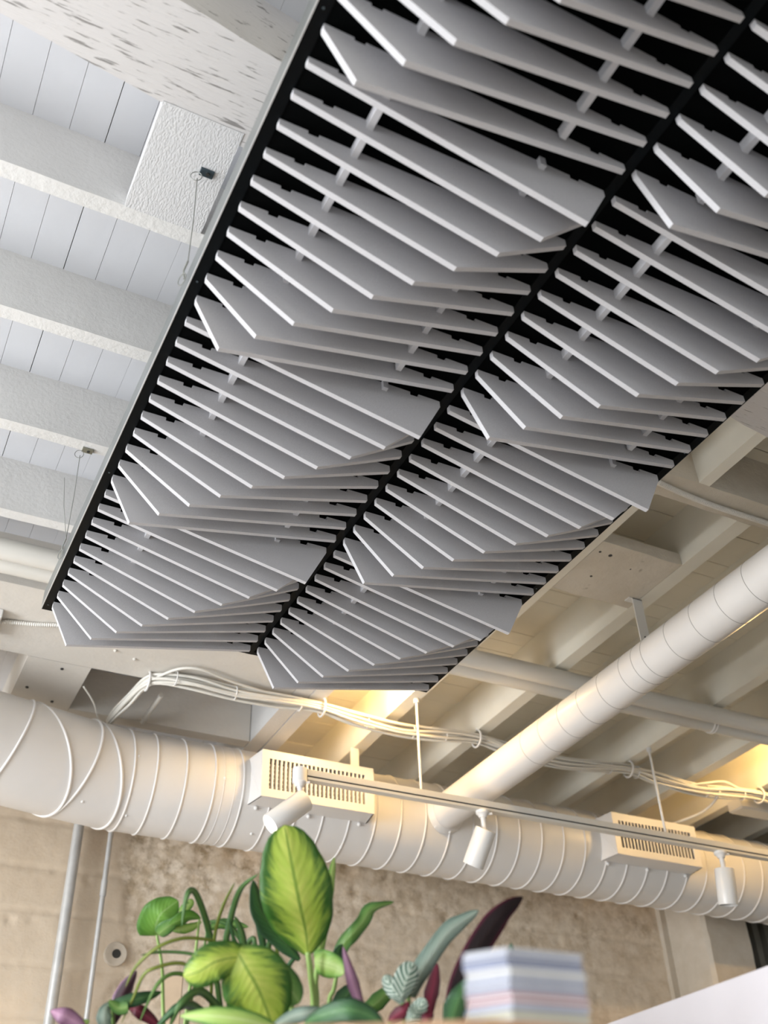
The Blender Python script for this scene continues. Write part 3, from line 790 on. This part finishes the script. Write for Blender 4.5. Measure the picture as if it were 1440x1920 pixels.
# stack of paper cards
B0 = onz(972, 1905, ZL)
B0 = C0 + (B0 - C0) + (dl + dr).normalized() * 0.012
zt = ZL
for i in range(400):
    zt = ZL + i * 0.00025
    q = Vector((B0.x, B0.y, zt)) - Vector((0, 0, CZ))
    c2 = [sum(CAMR[k_][j] * q[k_] for k_ in range(3)) for j in range(3)]
    if 960 + FPX * c2[1] / c2[2] < 1776: break
T0 = Vector((B0.x, B0.y, zt))
tl = onz(868, 1788, zt) - T0; tr = onz(1090, 1789, zt) - T0
stack = empty('card_stack', B0 + (tl + tr) / 2, 'neat stack of pale striped paper cards on the wooden table corner', 'paper stack')
cols = ['#d2d4dc', '#b4b8cc', '#dcdce0', '#7f88a8', '#ccced8', '#d4b4ba', '#b98f97', '#d8d8de', '#8e97b4', '#c0c6d8', '#d2cba8', '#dededc']
cm = [plain('card_%d' % i, c, 0.7) for i, c in enumerate(cols)]
order = [11, 10, 9, 10, 0, 8, 9, 2, 6, 5, 2, 6, 5, 0, 3, 1, 0, 2, 3, 9, 2, 2, 11, 0, 2, 8, 1, 3, 1, 0, 8, 4, 2, 0]
nc = len(order); ht = (zt - ZL) / nc
for i, ci in enumerate(order):
    j = Vector((random.uniform(-1, 1), random.uniform(-1, 1), 0)) * 0.0012 + (tl.normalized() * 0.001 * math.sin(i * .5))
    k_ = 1.0 if i < nc - 4 else 1.0
    z0 = ZL + ht * i; w = Vector((0, 0, z0 - zt))
    a = T0 + w + j
    ring = [a, a + tr * k_, a + (tl + tr) * k_, a + tl * k_]
    obj('card', MB().prism(ring, [p + up * ht * 0.93 for p in ring]), cm[ci], stack)

# planter cabinet below the picture's lower edge
hd = Vector((0.47, 0.883, 0)).normalized(); rt = Vector((hd.y, -hd.x, 0))
PC = P(520, 1985, 1.68); PC.z = 0
pl = empty('planter_cabinet', PC, 'wooden planter cabinet under the leafy plants', 'planter')
def obox(mb, a0, a1, b0, b1, z0, z1):
    r4 = [PC + rt * a + hd * b_ for a, b_ in ((a0, b0), (a1, b0), (a1, b1), (a0, b1))]
    return mb.prism([p + up * z0 for p in r4], [p + up * z1 for p in r4])
obj('cabinet_body', obox(MB(), -0.60, 0.55, -0.22, 0.24, 0.0, 1.18), M['wood'], pl, bevel=0.003)
tw = MB()
obox(tw, -0.58, 0.53, -0.20, -0.18, 1.18, 1.42); obox(tw, -0.58, 0.53, 0.20, 0.22, 1.18, 1.42); obox(tw, -0.58, -0.56, -0.18, 0.20, 1.18, 1.42); obox(tw, 0.51, 0.53, -0.18, 0.20, 1.18, 1.42)
obj('trough', tw, M['wood'], pl)
M['soil'] = plain('dark_soil', '#3a2c22', 0.95)
obj('soil', obox(MB(), -0.56, 0.51, -0.18, 0.20, 1.18, 1.385), M['soil'], pl)
for a in (-0.585, -0.02):
    d_ = obj('door', obox(MB(), a, a + 0.55, -0.236, -0.22, 0.06, 1.15), M['wood'], pl, bevel=0.002)
    obj('handle', obox(MB(), a + 0.26, a + 0.29, -0.252, -0.236, 0.95, 1.05), M['steel'], d_)

# ---- leaves
PROF = {
 'ovate': [(0, .04), (.06, .22), (.16, .56), (.3, .84), (.48, .98), (.6, 1), (.74, .92), (.86, .72), (.94, .46), (.985, .2), (1, .02)],
 'lance': [(0, .15), (.2, .7), (.45, 1), (.7, .8), (.9, .35), (1, .02)],
 'strap': [(0, .8), (.3, 1), (.7, .9), (.9, .5), (1, .06)],
 'heart': [(0, .5), (.06, .82), (.22, 1), (.45, .96), (.7, .74), (.88, .42), (1, .04)]}
def prof(kind, u):
    T = PROF[kind]
    for (a, b_), (c, d_) in zip(T, T[1:]):
        if u <= c: return b_ + (d_ - b_) * (u - a) / (c - a)
    return T[-1][1]
def leafmat(name, centre, mid, edge, vein, stripe=0.0, stripecol='#dfe8dc', transl=0.35, mottle=0.6, rough=0.42, spec=0.4):
    t = NT(name); t.set(Roughness=rough); t.b.inputs['Specular IOR Level'].default_value = spec
    uvn = t.new('ShaderNodeTexCoord'); sp = t.new('ShaderNodeSeparateXYZ'); t.link(uvn.outputs['UV'], sp.inputs[0])
    def mth(op, a, b=None, c=None):
        n = t.new('ShaderNodeMath', _operation=op)
        for i, v in enumerate((a, b, c)):
            if v is None: continue
            if hasattr(v, 'is_linked'): t.link(v, n.inputs[i])
            else: n.inputs[i].default_value = v
        return n.outputs[0]
    s_ = mth('ABSOLUTE', mth('MULTIPLY_ADD', sp.outputs[0], 2.0, -1.0))
    obl = mth('MULTIPLY_ADD', s_, -0.28, sp.outputs[1])
    cx = t.new('ShaderNodeCombineXYZ'); t.link(mth('MULTIPLY', s_, 1.6), cx.inputs[0]); t.link(mth('MULTIPLY', obl, 16), cx.inputs[1]); t.link(sp.outputs[0], cx.inputs[2])
    nz = t.noise(cx.outputs[0], 1.0, 4, 0.6)
    f = mth('MULTIPLY_ADD', nz, mottle, mth('MULTIPLY_ADD', s_, 0.95, -0.32 * mottle - 0.06))
    c = t.ramp(f, [(0.12, srgb(centre)), (0.58, srgb(mid)), (0.98, srgb(edge))])
    if stripe:
        w = mth('SINE', mth('MULTIPLY', obl, 44)); c = t.mix(mth('MULTIPLY', mth('GREATER_THAN', w, 0.25), stripe), c, srgb(stripecol))
    c = t.mix(mth('LESS_THAN', s_, 0.045), c, srgb(vein))
    t.base(c)
    vb = mth('SINE', mth('MULTIPLY', obl, 70)); t.bump(vb, 0.15, 0.0015)
    if transl:
        tr_ = t.new('ShaderNodeBsdfTranslucent'); t.link(c, tr_.inputs['Color'])
        mx = t.new('ShaderNodeMixShader'); mx.inputs[0].default_value = transl
        t.link(t.b.outputs[0], mx.inputs[1]); t.link(tr_.outputs[0], mx.inputs[2])
        t.link(mx.outputs[0], t.n['Material Output'].inputs['Surface'])
    return t.m
L = {}
L['dief'] = leafmat('leaf_yellow_green', '#dce680', '#bcd45e', '#4a7a34', '#9cba54', transl=0.45, mottle=1.2)
L['pale'] = leafmat('leaf_pale_green', '#cfe39a', '#a8cc6a', '#6aa24a', '#b9d486')
L['dark'] = leafmat('leaf_dark_green', '#4d7a48', '#3c6440', '#2c4c33', '#648c5a', transl=0.2)
L['mid'] = leafmat('leaf_mid_green', '#8ab060', '#6a984c', '#4b7840', '#a0c078', transl=0.3)
L['strap'] = leafmat('leaf_strap_green', '#65894f', '#4c733f', '#375a35', '#7a9c60', transl=0.2, mottle=0.3)
L['olive'] = leafmat('leaf_olive', '#8a9440', '#76863a', '#5e7030', '#8f9a50', transl=0.2, mottle=0.3)
L['anth'] = leafmat('leaf_fresh_green', '#8cbc58', '#78ab4a', '#578a3c', '#a8cc80', transl=0.45)
L['teal'] = leafmat('leaf_grey_teal', '#a8b8aa', '#8a9e92', '#62776d', '#b8c6ba', transl=0.2)
L['stripe'] = leafmat('leaf_striped_teal', '#63806f', '#567364', '#435f53', '#c8d6c8', 0.75, transl=0.2)
L['mauve'] = leafmat('leaf_mauve', '#b58aa6', '#9c7490', '#7c5670', '#c09ab2', transl=0.25)
L['maroon'] = leafmat('leaf_maroon', '#7d2a3e', '#672033', '#4a1826', '#96405a', transl=0.15)
L['burg'] = leafmat('leaf_burgundy', '#1c1415', '#1c1315', '#4a1428', '#241818', transl=0.02, mottle=0.2, rough=0.75, spec=0.15)
L['plum'] = leafmat('leaf_plum', '#4a3038', '#3d2a32', '#8a6480', '#5a4048', transl=0.1, mottle=0.3)
L['lite'] = leafmat('leaf_light_edge', '#c4dc86', '#b0d070', '#4f8c40', '#d6e8a8')
M['stake'] = plain('tan_stake_wood', '#c4ab90', 0.7)
M['petiole'] = plain('leaf_stalk', '#9dbb6e', 0.5)
M['petiole_dark'] = plain('leaf_stalk_dark', '#6d8a48', 0.5)

def leaf(parent, pts, hw, kind, mat, roll=0.0, fold=0.22, wave=0.0, na=8, twist=0.0, name='leaf'):
    path = catmull([P(*p) for p in pts], 24 // max(1, len(pts) - 1) + 1)
    n = len(path); dep = sum(p[2] for p in pts) / len(pts); hwm = hw / FPX * dep
    mb = MB(); uv = []
    for i, c in enumerate(path):
        u = i / (n - 1)
        t_ = (path[min(i + 1, n - 1)] - path[max(i - 1, 0)]).normalized()
        vw = (c - Vector((0, 0, CZ))).normalized()
        sd = t_.cross(vw).normalized()
        sd = Matrix.Rotation(math.radians(roll + twist * u), 3, t_) @ sd
        nr = sd.cross(t_).normalized()
        w = hwm * prof(kind, u)
        for k_ in range(na + 1):
            s_ = -1 + 2 * k_ / na
            wv = wave * hwm * math.sin(u * 17 + (2.0 if s_ > 0 else 0)) * s_ * s_ * prof(kind, u)
            mb.v.append(c + sd * (s_ * w * math.cos(fold)) + nr * (abs(s_) * w * math.sin(fold) + wv)); uv.append((s_ * .5 + .5, u))
    for i in range(n - 1):
        for k_ in range(na):
            q = i * (na + 1) + k_; mb.f.append((q, q + 1, q + na + 2, q + na + 1))
    o = obj(name, mb, mat, parent, smooth=True, uv=uv)
    sl_ = o.modifiers.new('thickness', 'SOLIDIFY'); sl_.thickness = 0.0007
    return o
def stalk(parent, pts, r0, r1, mat='petiole', root=None):
    path = [P(*p) for p in pts]
    if root is not None: path.append(root)
    path = catmull(path, 6); n = len(path)
    mb = MB(); mb.tube(path, [r0 + (r1 - r0) * i / (n - 1) for i in range(n)], 8)
    return obj('stalk', mb, M[mat], parent, smooth=True)
def plant(name, px, depth, label, group=None):
    q = P(px, 1985, depth); q.z = 1.384
    return empty(name, q, label, 'plant', group), q

D = 1.66
p_, r_ = plant('dieffenbachia', 575, 1.68, 'big yellow-green dieffenbachia with one tall upright oval leaf')
leaf(p_, [(578, 1792, D), (573, 1745, D), (561, 1690, D - .01), (548, 1625, D), (533, 1547, D + .02)], 69, 'ovate', L['dief'], 4, 0.16, 0.03, 12)
leaf(p_, [(562, 1800, D + .04), (520, 1752, D + .05), (488, 1705, D + .05), (474, 1650, D + .05)], 24, 'lance', L['dark'], 30, 0.3)
leaf(p_, [(598, 1795, D + .02), (608, 1740, D + .03), (618, 1675, D + .03), (627, 1608, D + .05)], 13, 'strap', L['pale'], 20, 0.6)
leaf(p_, [(590, 1803, D + .02), (612, 1808, D), (632, 1815, D - .01), (645, 1826, D - .02)], 25, 'heart', L['pale'], 20, 0.1)
stalk(p_, [(577, 1785, D), (583, 1830, D), (588, 1900, D + .01)], 0.0042, 0.0065, 'petiole', r_)
stalk(p_, [(598, 1790, D + .02), (592, 1840, D + .02), (592, 1900, D + .02)], 0.0035, 0.006, 'petiole', r_)
leaf(p_, [(470, 1800, D - .10), (445, 1795, D - .13), (405, 1803, D - .15), (372, 1822, D - .15), (344, 1830, D - .14)], 36, 'ovate', L['dief'], -8, 0.2, 0.05, 12)
leaf(p_, [(440, 1776, D - .12), (462, 1815, D - .14), (487, 1860, D - .14), (512, 1925, D - .12)], 66, 'ovate', L['dief'], 8, 0.2, 0.05, 12)
leaf(p_, [(530, 1935, D - .2), (470, 1915, D - .22), (400, 1905, D - .22), (338, 1905, D - .2)], 21, 'lance', L['lite'], 10, 0.2, 0.03)
leaf(p_, [(462, 1812, D - .1), (500, 1822, D - .1), (535, 1845, D - .1), (562, 1880, D - .1)], 34, 'ovate', L['mid'], -20, 0.2, 0.05)
stalk(p_, [(470, 1800, D - .1), (510, 1845, D - .06), (550, 1900, D - .03)], 0.003, 0.005, 'petiole', r_)
stalk(p_, [(442, 1778, D - .12), (480, 1800, D - .06), (540, 1880, D - .02)], 0.003, 0.005, 'petiole', r_)
stalk(p_, [(528, 1934, D - .2), (550, 1950, D - .1)], 0.003, 0.005, 'petiole', r_)

p_, r_ = plant('strap_leaf_plant', 455, 1.76, 'plant of long narrow arching dark green strap leaves', None)
E_ = 1.76
for pts, hw, mt in (
  ([(415, 1900, E_), (400, 1790, E_), (394, 1755, E_), (381, 1708, E_ - .02), (366, 1673, E_ - .04), (354, 1672, E_ - .06), (346, 1696, E_ - .07), (341, 1738, E_ - .08)], 6.5, 'strap'),
  ([(432, 1910, E_), (424, 1780, E_), (429, 1740, E_), (440, 1695, E_), (455, 1662, E_ - .02), (484, 1639, E_ - .04)], 6.5, 'strap'),
  ([(470, 1900, E_), (458, 1780, E_), (452, 1745, E_), (440, 1718, E_)], 7, 'strap'),
  ([(480, 1900, E_), (496, 1805, E_), (488, 1745, E_), (477, 1700, E_), (470, 1660, E_)], 7, 'dark'),
  ([(490, 1900, E_), (503, 1805, E_), (504, 1775, E_), (508, 1748, E_)], 6, 'strap'),
  ([(520, 1890, E_), (523, 1820, E_), (519, 1778, E_), (513, 1742, E_)], 3.5, 'olive'),
  ([(395, 1890, E_), (402, 1760, E_), (418, 1700, E_), (440, 1655, E_)], 3.5, 'olive'),
  ([(400, 1763, E_ - .05), (345, 1759, E_ - .08), (296, 1776, E_ - .1), (255, 1812, E_ - .1), (236, 1850, E_ - .1)], 3.5, 'olive'),
  ([(410, 1800, E_ - .05), (350, 1787, E_ - .05), (300, 1785, E_ - .06), (264, 1791, E_ - .08)], 3, 'strap'),
  ([(395, 1830, E_ - .06), (340, 1806, E_ - .08), (290, 1815, E_ - .1), (268, 1830, E_ - .1), (250, 1870, E_ - .1), (228, 1918, E_ - .1)], 3.5, 'olive'),
  ([(420, 1900, E_), (350, 1830, E_ - .04), (300, 1840, E_ - .08), (262, 1915, E_ - .1)], 4, 'mid'),
  ([(510, 1910, E_), (530, 1840, E_), (545, 1805, E_), (562, 1790, E_)], 5, 'dark'),
  ([(500, 1910, E_), (470, 1800, E_ + .04), (430, 1735, E_ + .05), (385, 1728, E_ + .05)], 5, 'strap'),
  ([(470, 1910, E_), (455, 1800, E_ + .03), (474, 1760, E_ + .03), (480, 1790, E_ + .02)], 6, 'strap'),
  ([(520, 1910, E_), (490, 1835, E_), (463, 1800, E_), (440, 1765, E_), (430, 1722, E_)], 5, 'dark'),
  ([(430, 1915, E_), (380, 1860, E_ - .05), (340, 1880, E_ - .1), (318, 1925, E_ - .1)], 8, 'strap'),
  ([(400, 1915, E_), (360, 1885, E_ - .06), (330, 1890, E_ - .1), (290, 1930, E_ - .1)], 9, 'dark'),
  ([(545, 1915, E_), (540, 1860, E_ + .02), (525, 1830, E_ + .03)], 6, 'strap')):
    leaf(p_, pts, hw, 'strap', L[mt], 12, 0.35, 0.0, 4)

p_, r_ = plant('anthurium', 330, 1.84, 'plant with round split fresh-green leaves on thin stalks')
A_ = 1.84
leaf(p_, [(294, 1754, A_), (292, 1738, A_ - .01), (300, 1716, A_ - .02), (318, 1700, A_ - .01), (334, 1689, A_)], 37, 'heart', L['anth'], -10, 0.14, 0.03, 10)
leaf(p_, [(297, 1752, A_ - .02), (308, 1742, A_ - .03), (322, 1732, A_ - .03), (331, 1720, A_ - .03)], 14, 'heart', L['mid'], 10, 0.15)
leaf(p_, [(316, 1736, A_ - .03), (335, 1726, A_ - .03), (355, 1718, A_ - .02), (376, 1722, A_)], 14, 'lance', L['anth'], 24, 0.25)
leaf(p_, [(312, 1738, A_ + .0), (338, 1742, A_ - .01), (360, 1738, A_), (378, 1728, A_ + .02)], 9, 'lance', L['pale'], 0, 0.2)
leaf(p_, [(338, 1712, A_ + .03), (350, 1700, A_ + .02), (357, 1692, A_ + .02), (352, 1688, A_ + .02)], 9, 'heart', L['pale'], 0, 0.2)
leaf(p_, [(385, 1745, A_ + .04), (410, 1733, A_ + .04), (438, 1733, A_ + .04), (466, 1738, A_ + .04)], 10, 'lance', L['mid'], 10, 0.2)
stalk(p_, [(294, 1753, A_), (304, 1815, A_), (306, 1895, A_)], 0.0024, 0.004, 'petiole', r_)
stalk(p_, [(374, 1722, A_), (366, 1790, A_), (352, 1880, A_)], 0.002, 0.0035, 'petiole', r_)
stalk(p_, [(388, 1745, A_ + .04), (375, 1820, A_ + .02), (356, 1890, A_)], 0.002, 0.0035, 'petiole_dark', r_)

p_, r_ = plant('purple_leaf_plant', 215, 1.70, 'plant with plum and mauve spear leaves at the lower left')
U_ = 1.70
leaf(p_, [(210, 1925, U_), (222, 1885, U_), (236, 1852, U_ + .01), (256, 1820, U_ + .02)], 17, 'lance', L['plum'], 0, 0.3)
leaf(p_, [(205, 1882, U_ - .04), (236, 1878, U_ - .04), (270, 1870, U_ - .03), (303, 1860, U_)], 13, 'lance', L['dark'], 0, 0.2, 0.02)
leaf(p_, [(240, 1888, U_ - .05), (222, 1890, U_ - .05), (204, 1876, U_ - .05)], 12, 'heart', L['mid'], 0, 0.2)
leaf(p_, [(162, 1930, U_ - .1), (135, 1912, U_ - .1), (112, 1902, U_ - .1), (95, 1895, U_ - .08)], 17, 'lance', L['mauve'], 0, 0.3)
leaf(p_, [(300, 1925, U_ - .02), (275, 1905, U_ - .02), (255, 1893, U_ - .02), (240, 1886, U_)], 13, 'lance', L['maroon'], 0, 0.25)
leaf(p_, [(206, 1940, U_ - .06), (196, 1915, U_ - .06), (197, 1895, U_ - .05), (208, 1878, U_ - .03)], 15, 'lance', L['teal'], 0, 0.3)
leaf(p_, [(140, 1935, U_ - .03), (150, 1922, U_ - .03), (168, 1914, U_ - .02)], 9, 'lance', L['pale'], 0, 0.2)
for q in ((210, 1924, U_), (300, 1924, U_ - .02), (160, 1929, U_ - .1), (206, 1938, U_ - .06), (142, 1934, U_ - .03)): stalk(p_, [q], 0.003, 0.004, 'petiole_dark', r_)
stalk(p_, [(206, 1882, U_ - .04), (212, 1925, U_ - .02)], 0.0025, 0.004, 'petiole_dark', r_)

p_, r_ = plant('wavy_leaf_plant', 640, 1.74, 'plant with one twisting wavy green leaf right of the tall oval leaf')
W_ = 1.72
leaf(p_, [(632, 1822, W_), (633, 1797, W_), (645, 1768, W_), (662, 1750, W_), (680, 1729, W_ + .01), (694, 1708, W_ + .02), (715, 1698, W_ + .03), (738, 1691, W_ + .04)], 15, 'strap', L['mid'], -30, 0.4, 0.35, 8, 70)
leaf(p_, [(640, 1815, W_ - .02), (635, 1800, W_ - .02), (634, 1785, W_ - .02), (642, 1770, W_ - .02)], 11, 'lance', L['dark'], 20, 0.3)
stalk(p_, [(633, 1820, W_), (626, 1855, W_), (618, 1900, W_)], 0.003, 0.005, 'petiole', r_)
leaf(p_, [(622, 1905, W_ - .04), (638, 1880, W_ - .04), (655, 1860, W_ - .03), (668, 1846, W_ - .02)], 18, 'lance', L['dark'], 10, 0.25)
leaf(p_, [(670, 1905, W_ + .02), (700, 1885, W_ + .02), (722, 1866, W_ + .03), (745, 1846, W_ + .04)], 17, 'lance', L['mid'], 10, 0.25)
leaf(p_, [(505, 1930, W_ - .22), (545, 1908, W_ - .22), (580, 1898, W_ - .22), (614, 1893, W_ - .2)], 14, 'lance', L['teal'], 0, 0.25)
for q in ((622, 1904, W_ - .04), (670, 1904, W_ + .02), (507, 1929, W_ - .22)): stalk(p_, [q], 0.003, 0.004, 'petiole', r_)

p_, r_ = plant('striped_leaf_plant', 770, 1.60, 'plant with white-striped teal, mauve and maroon leaves before the card stack')
T_ = 1.58
leaf(p_, [(682, 1900, T_), (668, 1860, T_), (657, 1825, T_), (643, 1775, T_ + .02)], 13, 'lance', L['mauve'], 10, 0.4)
leaf(p_, [(766, 1868, T_), (783, 1832, T_), (806, 1795, T_ + .01), (838, 1750, T_ + .02), (868, 1727, T_ + .03), (897, 1707, T_ + .04)], 19, 'strap', L['teal'], 15, 0.3, 0.1)
leaf(p_, [(752, 1880, T_ - .03), (756, 1855, T_ - .03), (764, 1830, T_ - .03), (775, 1804, T_ - .02)], 24, 'ovate', L['stripe'], 10, 0.25)
leaf(p_, [(757, 1885, T_ - .03), (745, 1865, T_ - .03), (732, 1848, T_ - .02), (720, 1829, T_ - .01)], 16, 'ovate', L['stripe'], -10, 0.25)
leaf(p_, [(804, 1915, T_ - .02), (808, 1875, T_ - .02), (815, 1840, T_ - .01), (820, 1806, T_)], 16, 'lance', L['maroon'], 20, 0.35)
leaf(p_, [(728, 1915, T_ - .05), (742, 1905, T_ - .05), (758, 1893, T_ - .05), (766, 1878, T_ - .04)], 13, 'lance', L['maroon'], 0, 0.2)
leaf(p_, [(762, 1920, T_ - .06), (775, 1905, T_ - .06), (786, 1890, T_ - .05), (797, 1872, T_ - .05)], 16, 'ovate', L['stripe'], 0, 0.2)
leaf(p_, [(790, 1925, T_ - .06), (800, 1910, T_ - .06), (812, 1898, T_ - .05)], 12, 'lance', L['maroon'], 0, 0.2)
leaf(p_, [(722, 1925, T_ - .2), (690, 1903, T_ - .2), (650, 1893, T_ - .2), (600, 1905, T_ - .18), (570, 1920, T_ - .16)], 22, 'lance', L['dark'], 8, 0.2)
for q in ((682, 1898, T_), (766, 1866, T_), (755, 1880, T_ - .03), (804, 1913, T_ - .02), (730, 1914, T_ - .05), (764, 1919, T_ - .06), (720, 1924, T_ - .2)): stalk(p_, [q], 0.003, 0.004, 'petiole_dark', r_)

p_, r_ = plant('burgundy_leaf_plant', 860, 1.62, 'plant with one tall blackish burgundy leaf behind the card stack')
G_ = 1.50
leaf(p_, [(848, 1935, G_), (860, 1865, G_), (884, 1803, G_), (912, 1752, G_ + .01), (944, 1710, G_ + .02), (980, 1682, G_ + .04)], 25, 'strap', L['burg'], 6, 0.3, 0.02)
leaf(p_, [(845, 1940, G_ - .02), (850, 1905, G_ - .02), (862, 1870, G_ - .02), (880, 1832, G_)], 24, 'lance', L['dark'], 10, 0.3)
leaf(p_, [(960, 1900, G_ + .04), (955, 1850, G_ + .04), (958, 1800, G_ + .04), (958, 1768, G_ + .05)], 14, 'lance', L['dark'], 0, 0.3)
for q in ((850, 1934, G_), (846, 1938, G_ - .02), (958, 1898, G_ + .04)): stalk(p_, [q], 0.004, 0.005, 'petiole_dark', r_)
# tan stake between the stalks
q = P(324, 1860, 1.93)
sk = empty('wooden_stake', (q.x, q.y, 1.385), 'flat tan wooden stake standing among the stalks at left', 'stake')
a = rt * 0.0165
zt_ = P(324, 1826, 1.93).z
r4 = [q - a - hd * .004, q + a - hd * .004, q + a + hd * .004, q - a + hd * .004]
obj('stake_blade', MB().prism([Vector((p.x, p.y, 1.386)) for p in r4], [Vector((p.x, p.y, zt_)) for p in r4]), M['stake'], sk)
